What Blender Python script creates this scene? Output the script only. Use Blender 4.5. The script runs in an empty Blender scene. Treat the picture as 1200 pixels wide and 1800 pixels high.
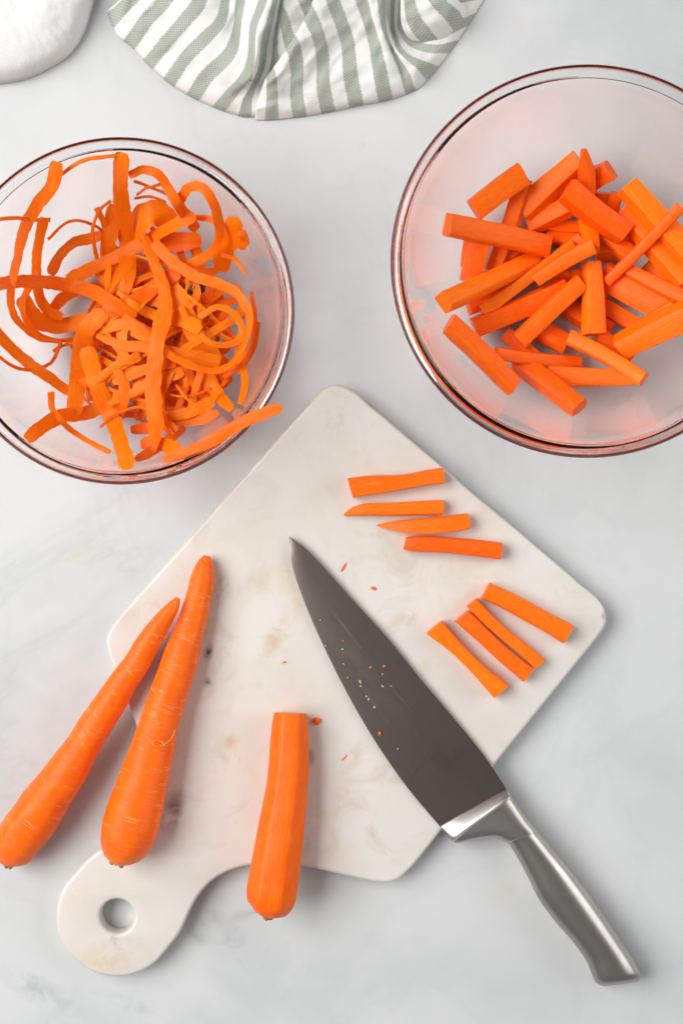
import bpy, bmesh, math, random
import numpy as np
from mathutils import Vector, noise

# ------------------------------------------------------------------ camera, world, lamps, exposure
sc = bpy.context.scene
S, H = 0.000328, 0.820              # metres per photo pixel on the counter, camera height
COL = sc.collection
cam_d = bpy.data.cameras.new('camera'); cam = bpy.data.objects.new('camera', cam_d); COL.objects.link(cam)
cam.location = (0, 0, H); cam_d.sensor_fit = 'VERTICAL'; cam_d.sensor_height = 36.0
cam_d.lens = 36.0 * H / (1800 * S); cam_d.clip_start = 0.01; cam_d.clip_end = 50
sc.camera = cam
w = bpy.data.worlds.new('World'); sc.world = w; w.use_nodes = True
bg = w.node_tree.nodes['Background']; bg.inputs[0].default_value = (0.97, 0.985, 1.0, 1); bg.inputs[1].default_value = 0.26

def lamp(name, loc, size, power, col, target=(0, 0, 0)):
    d = bpy.data.lights.new(name, 'AREA'); d.shape = 'RECTANGLE'; d.size, d.size_y = size
    d.energy = power; d.color = col
    o = bpy.data.objects.new(name, d); COL.objects.link(o); o.location = loc
    o.rotation_euler = (Vector(target) - Vector(loc)).to_track_quat('-Z', 'Y').to_euler()
    return o
lamp('window_light', (-1.45, 0.30, 1.62), (1.9, 1.5), 68.5, (1.0, 0.995, 0.985))
lamp('bounce_light', (1.75, 0.45, 0.95), (1.8, 1.2), 19, (0.97, 1.0, 0.99))
sc.view_settings.view_transform = 'Standard'; sc.view_settings.look = 'None'
sc.view_settings.exposure = 0.0; sc.view_settings.gamma = 1.0; sc.view_settings.use_curve_mapping = False
sc.render.engine = 'CYCLES'
cy = sc.cycles
cy.use_denoising = True; cy.max_bounces = 20; cy.diffuse_bounces = 4; cy.glossy_bounces = 8
cy.transmission_bounces = 16; cy.transparent_max_bounces = 16; cy.caustics_refractive = True; cy.caustics_reflective = True
cy.sample_clamp_indirect = 25.0; cy.blur_glossy = 0.0

# ------------------------------------------------------------------ helpers
rnd = random.Random(7)
def P(px, py, z=0.0):
    k = S * (H - z) / H
    return Vector(((px - 600) * k, (900 - py) * k, z))
def L(px, z=0.0): return px * S * (H - z) / H

def mesh(name, verts, faces, mat, parent=None, smooth=True, uvs=None, sharp=None):
    me = bpy.data.meshes.new(name); me.from_pydata([tuple(v) for v in verts], [], faces); me.update()
    bm = bmesh.new(); bm.from_mesh(me); bmesh.ops.recalc_face_normals(bm, faces=bm.faces); bm.to_mesh(me); bm.free()
    for p in me.polygons: p.use_smooth = smooth
    if uvs is not None:
        ul = me.uv_layers.new(name='UVMap')
        for l in me.loops: ul.data[l.index].uv = uvs[l.vertex_index]
    if sharp is not None: me.set_sharp_from_angle(angle=math.radians(sharp))
    me.materials.append(mat)
    o = bpy.data.objects.new(name, me); COL.objects.link(o)
    if parent is not None: o.parent = parent
    return o
def empty(name, loc):
    o = bpy.data.objects.new(name, None); COL.objects.link(o); o.location = loc; o.empty_display_size = 0.01
    return o
def child(o, root):
    o.parent = root; o.matrix_parent_inverse = root.matrix_basis.inverted() if False else o.matrix_parent_inverse
    o.location = -Vector(root.location)
def tag(o, label, cat, group=None):
    o['label'] = label; o['category'] = cat
    if group: o['group'] = group
    return o
def origin_to(o, p):
    p = Vector(p); o.data.transform(__import__('mathutils').Matrix.Translation(-p)); o.location = p

def catmull(pts, n):
    """resample a polyline (any dimension) with a Catmull-Rom spline, n points equally spaced in arc length (first two comps)"""
    a = np.array(pts, float)
    if len(a) == 2: return np.array([a[0] + (a[1] - a[0]) * t for t in np.linspace(0, 1, n)])
    e = np.vstack([2 * a[0] - a[1], a, 2 * a[-1] - a[-2]])
    out = []
    for i in range(len(a) - 1):
        p0, p1, p2, p3 = e[i:i + 4]
        for t in np.linspace(0, 1, 16, endpoint=False):
            out.append(.5 * ((2 * p1) + (p2 - p0) * t + (2 * p0 - 5 * p1 + 4 * p2 - p3) * t * t + (3 * p1 - p0 - 3 * p2 + p3) * t ** 3))
    out.append(a[-1]); out = np.array(out)
    d = np.r_[0, np.cumsum(np.hypot(*(np.diff(out[:, :2], axis=0).T)) + 1e-9)]
    s = np.linspace(0, d[-1], n)
    return np.stack([np.interp(s, d, out[:, k]) for k in range(out.shape[1])], 1)

def loft(rings, cap=True):
    n = len(rings[0]); v = [p for r in rings for p in r]; f = []
    for i in range(len(rings) - 1):
        for j in range(n):
            f.append((i * n + j, i * n + (j + 1) % n, (i + 1) * n + (j + 1) % n, (i + 1) * n + j))
    if cap:
        f.append(tuple(range(n - 1, -1, -1))); f.append(tuple(range((len(rings) - 1) * n, len(rings) * n)))
    return v, f

# ------------------------------------------------------------------ materials
class NT:
    def __init__(s, name):
        s.m = bpy.data.materials.new(name); s.m.use_nodes = True; s.t = s.m.node_tree; s.t.nodes.clear()
        s.out = s.n('ShaderNodeOutputMaterial'); s.b = s.n('ShaderNodeBsdfPrincipled'); s.l(s.b.outputs[0], s.out.inputs[0])
    def n(s, t, **kw):
        x = s.t.nodes.new(t)
        for k, v in kw.items():
            if k in x.inputs: x.inputs[k].default_value = v
            else: setattr(x, k, v)
        return x
    def l(s, a, b): s.t.links.new(a, b)
    def set(s, **kw):
        for k, v in kw.items(): s.b.inputs[k.replace('_', ' ')].default_value = v
    def tex(s, coord='Object', scale=(1, 1, 1), loc=(0, 0, 0)):
        c = s.n('ShaderNodeTexCoord'); m = s.n('ShaderNodeMapping'); s.l(c.outputs[coord], m.inputs[0])
        m.inputs['Scale'].default_value = scale; m.inputs['Location'].default_value = loc
        return m.outputs[0]
    def noise(s, vec, scale, detail=4, rough=.5, dist=0):
        x = s.n('ShaderNodeTexNoise'); s.l(vec, x.inputs['Vector'])
        x.inputs['Scale'].default_value = scale; x.inputs['Detail'].default_value = detail
        x.inputs['Roughness'].default_value = rough; x.inputs['Distortion'].default_value = dist
        return x.outputs['Fac']
    def ramp(s, fac, stops):
        x = s.n('ShaderNodeValToRGB'); s.l(fac, x.inputs[0]); e = x.color_ramp.elements
        while len(e) < len(stops): e.new(.5)
        for k, (p, c) in enumerate(stops):
            e[k].position = p; e[k].color = (c, c, c, 1) if not hasattr(c, '__len__') else (*c, 1)
        return x.outputs[0]
    def math(s, op, a, b=None, c=None):
        x = s.n('ShaderNodeMath', operation=op)
        for i, v in enumerate((a, b, c)):
            if v is None: continue
            if isinstance(v, (int, float)): x.inputs[i].default_value = v
            else: s.l(v, x.inputs[i])
        return x.outputs[0]
    def mix(s, fac, a, b, mode='MIX'):
        x = s.n('ShaderNodeMix', data_type='RGBA', blend_type=mode)
        for sock, v in ((x.inputs[0], fac), (x.inputs[6], a), (x.inputs[7], b)):
            if isinstance(v, (int, float)): sock.default_value = v
            elif isinstance(v, tuple): sock.default_value = (*v, 1)
            else: s.l(v, sock)
        return x.outputs[2]
    def bump(s, h, strength, dist):
        x = s.n('ShaderNodeBump'); s.l(h, x.inputs['Height']); x.inputs['Strength'].default_value = strength
        x.inputs['Distance'].default_value = dist; s.l(x.outputs[0], s.b.inputs['Normal'])
    def color(s, c): s.l(c, s.b.inputs['Base Color'])
    def spot(s, vec, px, py, z, rx, ry=None, ang=0, edge=.5, wob=.0):
        """soft mask of a stain at a place on the thing (1 inside, 0 outside)"""
        c = P(px, py, z); m = s.n('ShaderNodeMapping', vector_type='TEXTURE'); s.l(vec, m.inputs[0])
        m.inputs['Location'].default_value = (c.x, c.y, z); m.inputs['Rotation'].default_value = (0, 0, math.radians(ang))
        m.inputs['Scale'].default_value = (L(rx), L(ry or rx), 1)
        x = s.n('ShaderNodeVectorMath', operation='LENGTH'); s.l(m.outputs[0], x.inputs[0])
        y = s.n('ShaderNodeMapRange'); s.l(x.outputs['Value'], y.inputs[0])
        y.inputs[1].default_value = 1; y.inputs[2].default_value = edge; y.inputs[3].default_value = 0; y.inputs[4].default_value = 1
        return y.outputs[0]

# counter: white quartz/marble
def m_counter():
    t = NT('counter_marble'); v = t.tex()
    cloud = t.ramp(t.noise(v, 5.5, 6, .55, .4), [(.30, (.475, .488, .490)), (.47, (.565, .572, .570)), (.72, (.615, .62, .62))])
    n1 = t.noise(v, 3.2, 7, .6, 1.1)
    vein = t.ramp(t.math('ABSOLUTE', t.math('SUBTRACT', n1, .5)), [(0, 1.), (.012, .35), (.045, 0.)])
    v2 = t.ramp(t.math('ABSOLUTE', t.math('SUBTRACT', t.noise(t.tex(loc=(2.2, .4, 0)), 7.5, 6, .6, .8), .5)), [(0, 1.), (.02, .3), (.06, 0.)])
    patch = t.ramp(t.noise(t.tex(loc=(3.1, 1.7, 0)), 4.0, 3), [(.50, 0.), (.68, 1.)])
    col = t.mix(t.math('MULTIPLY_ADD', t.math('MULTIPLY', vein, patch), .26, t.math('MULTIPLY', v2, .10)), cloud, (.36, .38, .39))
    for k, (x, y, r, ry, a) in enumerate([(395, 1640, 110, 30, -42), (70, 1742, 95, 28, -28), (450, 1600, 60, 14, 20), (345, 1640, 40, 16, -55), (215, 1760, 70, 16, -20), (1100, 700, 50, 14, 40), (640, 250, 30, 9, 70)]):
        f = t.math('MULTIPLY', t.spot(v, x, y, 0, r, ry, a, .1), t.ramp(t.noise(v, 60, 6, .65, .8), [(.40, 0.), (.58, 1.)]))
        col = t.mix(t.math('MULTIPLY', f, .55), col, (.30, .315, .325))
    sp = t.ramp(t.noise(t.tex(loc=(.7, .2, 0)), 26, 2, .4), [(.70, 0.), (.76, 1.)])
    col = t.mix(t.math('MULTIPLY', sp, .30), col, (.60, .53, .40))
    t.color(col); t.set(Roughness=.34); t.b.inputs['IOR'].default_value = 1.48
    t.bump(t.noise(v, 240, 3), .05, .0005)
    return t.m

def m_board():
    t = NT('board_marble'); v = t.tex(); z = .012
    base = t.ramp(t.noise(v, 14, 6, .55, .6), [(.30, (.60, .548, .49)), (.50, (.645, .605, .555)), (.72, (.67, .645, .605))])
    tan = t.math('MULTIPLY', t.ramp(t.noise(v, 38, 6, .65, 1.2), [(.52, 0.), (.72, 1.)]), t.ramp(t.noise(t.tex(loc=(1.3, 4, 0)), 11, 2), [(.40, 0.), (.60, 1.)]))
    col = t.mix(t.math('MULTIPLY', tan, .55), base, (.50, .38, .26))
    br = t.noise(v, 90, 5, .7, .6); brk = t.ramp(br, [(.36, 0.), (.58, 1.)])
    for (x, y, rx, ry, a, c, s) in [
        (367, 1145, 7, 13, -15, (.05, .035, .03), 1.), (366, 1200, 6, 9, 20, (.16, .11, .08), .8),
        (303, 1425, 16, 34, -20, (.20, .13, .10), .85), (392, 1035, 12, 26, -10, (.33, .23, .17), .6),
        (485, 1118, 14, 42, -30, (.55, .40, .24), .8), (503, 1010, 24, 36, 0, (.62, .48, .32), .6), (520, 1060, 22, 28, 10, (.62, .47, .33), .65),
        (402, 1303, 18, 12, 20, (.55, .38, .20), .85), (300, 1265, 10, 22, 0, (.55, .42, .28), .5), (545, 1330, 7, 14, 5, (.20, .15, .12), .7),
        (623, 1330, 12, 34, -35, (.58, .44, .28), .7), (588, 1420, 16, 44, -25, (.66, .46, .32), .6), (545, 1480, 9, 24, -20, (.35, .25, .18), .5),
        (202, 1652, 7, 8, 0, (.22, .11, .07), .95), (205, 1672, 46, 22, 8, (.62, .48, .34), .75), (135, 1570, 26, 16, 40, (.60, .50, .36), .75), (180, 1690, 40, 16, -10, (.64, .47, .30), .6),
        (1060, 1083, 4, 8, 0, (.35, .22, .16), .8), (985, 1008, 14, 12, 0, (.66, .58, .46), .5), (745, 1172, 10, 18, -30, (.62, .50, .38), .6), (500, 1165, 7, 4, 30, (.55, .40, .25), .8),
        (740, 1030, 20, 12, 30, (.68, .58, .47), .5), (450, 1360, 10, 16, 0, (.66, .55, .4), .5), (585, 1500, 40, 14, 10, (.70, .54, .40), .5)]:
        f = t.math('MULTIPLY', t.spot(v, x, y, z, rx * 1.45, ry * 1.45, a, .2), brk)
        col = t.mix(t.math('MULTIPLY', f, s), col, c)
    t.color(col); t.set(Roughness=.30)
    t.bump(t.noise(v, 300, 3), .06, .0004)
    return t.m

def m_carrot(name, peeled):
    t = NT(name); uv = t.tex('UV'); ob = t.tex('Object')
    n = t.noise(ob, 90, 4, .55)
    if peeled:
        c = t.ramp(n, [(.3, (.92, .115, .001)), (.7, (.98, .150, .003))])
        fib = t.noise(t.tex('UV', (26, 2.5, 1)), 3, 3)
        c = t.mix(t.math('MULTIPLY', t.ramp(fib, [(.52, 0.), (.72, 1.)]), .25), c, (.95, .30, .03))
        h = fib; t.bump(h, .25, .0008)
    else:
        c = t.ramp(n, [(.3, (.92, .120, .003)), (.7, (.98, .165, .006))])
        # short pale cross scars, a few darker pores
        sc1 = t.ramp(t.noise(t.tex('UV', (2.6, 46, 1)), 2.2, 3, .6), [(.56, 0.), (.64, 1.)])
        sc1 = t.math('MULTIPLY', sc1, t.ramp(t.noise(t.tex('UV', (2, 5, 1), (5, 2, 0)), 1.6, 2), [(.50, 0.), (.62, 1.)]))
        c = t.mix(t.math('MULTIPLY', sc1, .65), c, (.93, .42, .16))
        pat = t.ramp(t.noise(t.tex('UV', (2, 7, 1), (1, 7, 0)), 2.4, 4, .6), [(.60, 0.), (.72, 1.)])
        c = t.mix(t.math('MULTIPLY', pat, .42), c, (.93, .40, .17))
        por = t.ramp(t.noise(ob, 900, 2, .5), [(.66, 0.), (.74, 1.)])
        c = t.mix(t.math('MULTIPLY', por, .25), c, (.55, .08, .005))
        ring = t.noise(t.tex('UV', (1.2, 60, 1)), 2.0, 3, .6)
        t.bump(t.math('ADD', ring, t.math('MULTIPLY', sc1, -.6)), .35, .0012)
    t.color(c); t.set(Roughness=.34 if not peeled else .42)
    t.b.inputs['Specular IOR Level'].default_value = .22; t.b.inputs['Subsurface Weight'].default_value = .18; t.b.inputs['Subsurface Radius'].default_value = (1, .35, .08); t.b.inputs['Subsurface Scale'].default_value = .003
    return t.m

def m_stick():
    t = NT('cut_carrot'); ob = t.tex('UV', (7, 1.2, 1)); oi = t.n('ShaderNodeObjectInfo')
    fib = t.noise(ob, 4, 4, .55)
    c = t.ramp(fib, [(.28, (.93, .105, .0005)), (.55, (.98, .135, .001)), (.78, (1., .19, .004))])
    dry = t.ramp(t.noise(t.tex('UV', (3, .6, 1), (7, 3, 0)), 2.5, 5, .65), [(.56, 0.), (.74, 1.)]); c = t.mix(t.math('MULTIPLY', dry, .35), c, (1., .30, .06))
    hs = t.n('ShaderNodeHueSaturation'); t.l(c, hs.inputs['Color'])
    t.l(t.math('MULTIPLY_ADD', oi.outputs['Random'], .010, .497), hs.inputs['Hue']); t.l(t.math('MULTIPLY_ADD', oi.outputs['Random'], .05, .98), hs.inputs['Value'])
    t.color(hs.outputs[0]); t.set(Roughness=.45)
    t.b.inputs['Specular IOR Level'].default_value = .22; t.b.inputs['Subsurface Weight'].default_value = .18; t.b.inputs['Subsurface Radius'].default_value = (1, .35, .08); t.b.inputs['Subsurface Scale'].default_value = .003
    t.bump(t.math('ADD', fib, t.math('MULTIPLY', t.noise(t.tex(), 420, 3), .5)), .25, .0008)
    return t.m

def m_peel():
    t = NT('carrot_peel'); oi = t.n('ShaderNodeObjectInfo'); uv = t.tex('UV', (4, .7, 1))
    fib = t.noise(uv, 4, 4, .55)
    c = t.ramp(fib, [(.26, (.97, .165, .001)), (.50, (1., .212, .002)), (.74, (1., .30, .013))])
    dk = t.ramp(t.noise(t.tex('UV', (1.0, 12, 1)), 1.7, 3, .6), [(.66, 0.), (.72, 1.)])
    c = t.mix(t.math('MULTIPLY', dk, .6), c, (.60, .10, .003))
    hs = t.n('ShaderNodeHueSaturation'); t.l(c, hs.inputs['Color'])
    t.l(t.math('MULTIPLY_ADD', oi.outputs['Random'], .016, .499), hs.inputs['Hue']); t.l(t.math('MULTIPLY_ADD', oi.outputs['Random'], .05, .98), hs.inputs['Value'])
    t.color(hs.outputs[0]); t.set(Roughness=.42)
    t.b.inputs['Specular IOR Level'].default_value = .28; tr = t.n('ShaderNodeBsdfTranslucent'); t.l(hs.outputs[0], tr.inputs[0])
    mx = t.n('ShaderNodeMixShader'); mx.inputs[0].default_value = .44
    t.l(t.b.outputs[0], mx.inputs[1]); t.l(tr.outputs[0], mx.inputs[2]); t.l(mx.outputs[0], t.out.inputs[0])
    t.bump(fib, .3, .0008)
    return t.m

def m_glass(name, col, dens):
    t = NT(name); t.set(Base_Color=(.995, .992, .992, 1), Roughness=0.0, IOR=1.47)
    t.b.inputs['Transmission Weight'].default_value = 1
    va = t.n('ShaderNodeVolumeAbsorption'); va.inputs['Color'].default_value = col; va.inputs['Density'].default_value = dens
    t.l(va.outputs[0], t.out.inputs['Volume'])
    return t.m

def m_steel(name, base, rough, scale, bump=.03, streaks=()):
    t = NT(name); uv = t.tex('UV', scale)
    n = t.noise(uv, 1.0, 4, .6); n2 = t.ramp(t.noise(t.tex(), 16, 5, .6, .6), [(.32, 0.), (.68, 1.)])
    col = t.mix(n2, tuple(b * 1.18 for b in base), tuple(b * .82 for b in base))
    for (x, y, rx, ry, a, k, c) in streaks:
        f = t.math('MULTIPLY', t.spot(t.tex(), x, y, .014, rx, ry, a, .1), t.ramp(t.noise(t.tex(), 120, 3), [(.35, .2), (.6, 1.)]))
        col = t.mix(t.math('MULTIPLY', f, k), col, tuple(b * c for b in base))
    t.color(col)
    t.set(Metallic=1.0)
    t.l(t.math('ADD', t.math('MULTIPLY_ADD', n, .14, rough - .10), t.math('MULTIPLY', n2, .08)), t.b.inputs['Roughness'])
    t.bump(n, bump, .0003)
    return t.m

def m_towel():
    t = NT('striped_cotton'); uvn = t.n('ShaderNodeTexCoord'); sep = t.n('ShaderNodeSeparateXYZ'); t.l(uvn.outputs['UV'], sep.inputs[0])
    u = sep.outputs[0]
    fr = t.math('ABSOLUTE', t.math('SUBTRACT', t.math('FRACT', t.math('ADD', u, .5)), .5))      # 0 on a stripe's middle line
    ob = t.tex('Object'); nz = t.noise(ob, 900, 2, .6)
    stripe = t.ramp(t.math('ADD', fr, t.math('MULTIPLY', t.math('SUBTRACT', nz, .5), .09)), [(.225, 1.), (.275, 0.)])
    wv = t.n('ShaderNodeTexChecker'); t.l(t.tex('UV', (17, 17, 1)), wv.inputs[0]); wv.inputs['Scale'].default_value = 1.0
    weave = t.math('MULTIPLY_ADD', wv.outputs['Fac'], .5, t.math('MULTIPLY', nz, .5))
    green = t.mix(t.ramp(weave, [(.2, 0.), (.8, 1.)]), (.285, .312, .262), (.45, .475, .415))
    white = t.mix(nz, (.70, .685, .655), (.78, .77, .74))
    t.color(t.mix(stripe, white, green)); t.set(Roughness=.95)
    t.b.inputs['Sheen Weight'].default_value = .15
    t.bump(weave, .5, .0008)
    return t.m
def m_cloth():
    t = NT('white_cotton'); ob = t.tex(); nz = t.noise(ob, 700, 3, .6)
    t.color(t.mix(nz, (.66, .66, .65), (.73, .73, .72))); t.set(Roughness=.95); t.b.inputs['Sheen Weight'].default_value = .15
    t.bump(nz, .4, .0006); return t.m
def m_plain(name, c, rough=.7):
    t = NT(name); v = t.tex(); n = t.noise(v, 350, 4, .6)
    t.color(t.mix(n, tuple(k * .6 for k in c), tuple(min(1, k * 1.4) for k in c))); t.set(Roughness=rough)
    t.bump(n, .4, .0008); return t.m

M_counter, M_board = m_counter(), m_board()
M_raw, M_peeled = m_carrot('carrot_skin', False), m_carrot('peeled_carrot', True)
M_stick, M_peel = m_stick(), m_peel()
M_glass, M_rim_tint = m_glass('bowl_glass', (.72, .65, .65, 1), 12), m_glass('rim_refraction_tint', (.55, .30, .27, 1), 900)  # second glass: brown tint stands in for the edge's dark refraction
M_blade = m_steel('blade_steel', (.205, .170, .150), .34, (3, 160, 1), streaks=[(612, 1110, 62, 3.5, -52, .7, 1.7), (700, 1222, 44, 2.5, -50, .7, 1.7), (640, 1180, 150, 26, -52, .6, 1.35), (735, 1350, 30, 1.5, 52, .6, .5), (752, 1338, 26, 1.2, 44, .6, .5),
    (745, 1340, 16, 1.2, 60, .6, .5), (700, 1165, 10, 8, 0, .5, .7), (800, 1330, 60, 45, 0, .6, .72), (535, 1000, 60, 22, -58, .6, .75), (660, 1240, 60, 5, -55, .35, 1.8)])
M_handle = m_steel('handle_steel', (.42, .385, .36), .30, (120, 4, 1), .02)
M_bolster = m_steel('bolster_steel', (.52, .50, .48), .36, (4, 40, 1))
M_towel, M_cloth = m_towel(), m_cloth()
M_stem, M_crown = m_plain('dry_stem', (.33, .17, .06)), m_plain('dark_crown', (.012, .010, .008), .5)
M_crumb = m_stick(); M_crumb.name = 'crumb_flesh'
M_fibre = m_plain('pale_fibre', (.75, .45, .16)); M_fleck = m_plain('pale_fleck', (.42, .35, .26))

# ------------------------------------------------------------------ setting: the countertop
def countertop():
    hx, hy, th = .55, .62, .03
    v = [(x, y, z) for z in (-th, 0) for y in (-hy, hy) for x in (-hx, hx)]
    o = mesh('countertop', v, [(4, 5, 7, 6), (0, 2, 3, 1), (0, 1, 5, 4), (1, 3, 7, 5), (3, 2, 6, 7), (2, 0, 4, 6)], M_counter, smooth=False)
    o['kind'] = 'structure'; o['label'] = 'white marble countertop with faint grey veins'
countertop()

# ------------------------------------------------------------------ cutting board
BT = .0125
def cutting_board():
    ax = np.array([.648, -.762]); ax /= np.hypot(*ax); pr = np.array([-ax[1], ax[0]]); c0 = np.array([205., 1611.])
    half = [(828, 876), (740, 800), (652, 722)]            # far side, from its middle towards the top corner, found by mirroring below
    right = [(1020, 1028), (1045, 1047), (1060, 1066), (1066, 1084), (1062, 1102), (1050, 1120), (1010, 1170), (900, 1306), (800, 1430), (735, 1511),
             (716, 1532), (700, 1546), (682, 1552), (655, 1550), (600, 1538), (540, 1525), (490, 1519), (450, 1520), (412, 1528), (378, 1545), (352, 1571), (334, 1602),
             (316, 1640), (288, 1676), (250, 1703), (205, 1716)]
    R = []
    for p in right:
        d = np.array(p, float) - c0; R.append((d @ ax, d @ pr))
    R = [(a, abs(b)) for a, b in R]
    amin = -106.5
    # end of the handle: part of a circle
    tail = [(106.5 * math.cos(t), 106.5 * math.sin(t)) for t in np.linspace(math.radians(100), math.radians(178), 8)]
    R = [p for p in R if p[0] > 0] + tail
    R = sorted(R, key=lambda p: 0)  # keep order
    far = R[0][0] + (R[0][0] - R[0][0])
    top = [(R[0][0], 120), (R[0][0], 0)]
    pts = [top[1]] + [(R[0][0] + 1, 60), (R[0][0] + 1, 140), (R[0][0] + 1, 220)] + R
    full = pts + [(a, -b) for a, b in reversed(pts[1:])]
    pix = [c0 + a * ax + b * pr for a, b in full]
    closed = catmull(pix + [pix[0]], 260)[:-1]
    cu = bpy.data.curves.new('board_curve', 'CURVE'); cu.dimensions = '2D'; cu.fill_mode = 'BOTH'
    def spl(q):
        s = cu.splines.new('POLY'); s.points.add(len(q) - 1)
        for k, p in enumerate(q):
            x = P(p[0], p[1], BT); s.points[k].co = (x.x, x.y, 0, 1)
        s.use_cyclic_u = True
    spl(closed); spl([(206 + 30 * math.cos(t), 1611 + 30 * math.sin(t)) for t in np.linspace(0, 2 * math.pi, 48, endpoint=False)])
    bv = .0022; cu.extrude = BT / 2 - bv; cu.bevel_depth = bv; cu.bevel_resolution = 4; cu.offset = -bv
    tmp = bpy.data.objects.new('tmp', cu); COL.objects.link(tmp)
    me = bpy.data.meshes.new_from_object(tmp.evaluated_get(bpy.context.evaluated_depsgraph_get()))
    bpy.data.objects.remove(tmp)
    bm = bmesh.new(); bm.from_mesh(me); bmesh.ops.remove_doubles(bm, verts=bm.verts, dist=1e-6)
    bmesh.ops.translate(bm, verts=bm.verts, vec=(0, 0, BT / 2 + .0003)); bm.to_mesh(me); bm.free()
    for p in me.polygons: p.use_smooth = True
    me.set_sharp_from_angle(angle=math.radians(35)); me.materials.clear(); me.materials.append(M_board); me.name = 'cutting_board'
    o = bpy.data.objects.new('cutting_board', me); COL.objects.link(o)
    tag(o, 'square white marble cutting board with round handle and hanging hole', 'cutting board')
cutting_board(); BZ = BT + .0003

# ------------------------------------------------------------------ whole carrots
def carrot(name, st, origin, sc_, bottom, mat, label, facets=None, stem=True, seed=0, cut_top=False):
    a = catmull([(origin[0] + x / sc_, origin[1] + y / sc_, r / sc_) for x, y, r in st], 70)
    n, NR = len(a), 42; rings, uvs = [], []; dist = 0; prev = None
    pts = []
    for i in range(n):
        zb = bottom(a[i, 0], a[i, 1]); rm = max(a[i, 2], .88 * a[max(0, i - 9):i + 5, 2].max()); z = zb + L(rm, zb + .012)
        r = L(a[i, 2], z); pts.append((P(a[i, 0], a[i, 1], z), r))
    for i in range(n):
        p, r = pts[i]; t = (pts[min(i + 1, n - 1)][0] - pts[max(i - 1, 0)][0]).normalized()
        sd = t.cross(Vector((0, 0, 1))).normalized(); up = sd.cross(t)
        if prev: dist += (p - prev).length
        prev = p; ring = []
        for j in range(NR):
            th = 2 * math.pi * j / NR - (.62 + .18 * math.sin(dist * 22) if facets else 0)
            k = 1 + .05 * noise.noise(Vector((math.cos(th) * 1.5 + seed, math.sin(th) * 1.5, dist * 60))) + .018 * noise.noise(Vector((seed, 0.5 * math.cos(th), dist * 330)))
            if facets:
                m = facets; w_ = 2 * math.pi / m; ph = 2 * math.pi * j / NR + 1e-6; d = ((ph % w_) - w_ / 2)
                kk = math.cos(w_ / 2) / math.cos(d); k = (k * .5 + .5) * (kk * .75 + .25) * 1.03
            ring.append(p + (sd * math.cos(th) + up * math.sin(th)) * r * k); uvs.append((j / NR, dist * 12))
        rings.append(ring)
    v, f = loft(rings)
    root = empty(name, (pts[-8][0].x, pts[-8][0].y, bottom(0, 0) if False else 0))
    body = mesh('root', v, f, mat, root, True, uvs, 50); body.location = -root.location
    if stem:
        p, r = pts[-1]; t = (pts[-1][0] - pts[-4][0]).normalized(); rr = random.Random(seed)
        # dry crown: a short tuft of stubs
        sv, sf = [], []
        for q in range(9):
            an, rad = rr.uniform(0, 6.28), rr.uniform(0, .0028); sd = t.cross(Vector((0, 0, 1))).normalized(); up = sd.cross(t)
            b = p + (sd * math.cos(an) + up * math.sin(an)) * rad - t * .0012; d = (t + (sd * math.cos(an) + up * math.sin(an)) * .5).normalized()
            l = rr.uniform(.0022, .0033); w_ = rr.uniform(.0009, .0015); s1 = d.cross(up).normalized(); s2 = d.cross(s1)
            b0 = len(sv)
            for e, kk in ((0, 1), (l * .7, .9), (l, .4)):
                for h in range(6): sv.append(b + d * e + (s1 * math.cos(h * 1.047) + s2 * math.sin(h * 1.047)) * w_ * kk)
            for e in range(2):
                for h in range(6): sf.append((b0 + e * 6 + h, b0 + e * 6 + (h + 1) % 6, b0 + e * 6 + 6 + (h + 1) % 6, b0 + e * 6 + 6 + h))
            sf.append(tuple(range(b0 + 12, b0 + 18)))
        so = mesh('stem_end', sv, sf, M_stem, root); so.location = -root.location; so['label'] = 'brown dried stem stub'
    tag(root, label, 'carrot', 'whole carrots')
    return root

o6, s6 = (0, 950), 1200 / 420
def under_a(px, py):      # lies on the counter at its thick end, over the board's edge at the other
    t = ((px - 45) * .53 + (1470 - py) * .85)
    return max(0.0, .0004 + (BZ + .0008) * t / 285)
carrot('carrot', [(895, 290, 12), (868, 335, 34), (800, 430, 52), (740, 520, 60), (690, 610, 66), (620, 710, 72), (552, 820, 78), (480, 930, 84), (415, 1040, 88),
        (350, 1140, 102), (270, 1255, 112), (190, 1370, 120), (120, 1465, 122), (72, 1550, 108), (48, 1600, 76), (38, 1628, 34)], o6, s6, under_a, M_raw,
       'unpeeled slender carrot with its thick end lying on the bare counter', seed=3)
carrot('carrot', [(1040, 78, 18), (1030, 120, 42), (1018, 190, 60), (1000, 280, 66), (970, 390, 72), (935, 500, 80), (905, 600, 88), (870, 705, 92), (832, 815, 95),
        (800, 920, 102), (768, 1030, 108), (735, 1150, 117), (703, 1270, 128), (670, 1380, 139), (643, 1470, 140), (615, 1550, 116), (598, 1595, 82), (590, 1622, 36)], o6, s6,
       lambda x, y: BZ, M_raw, 'unpeeled thick carrot lying wholly on the board, a curled pale fibre on it', seed=11)
o8, s8 = (60, 1220), 1200 / 560
carrot('carrot', [(965, 72, 62), (963, 120, 67), (962, 180, 71), (960, 280, 76), (950, 380, 80), (937, 480, 86), (922, 580, 91), (907, 680, 94), (896, 755, 93), (889, 800, 78), (882, 826, 52), (880, 838, 24)],
       o8, s8, lambda x, y: BZ, M_peeled, 'peeled carrot with flat peeler facets and its tip cut off', facets=7, seed=21)

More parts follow.
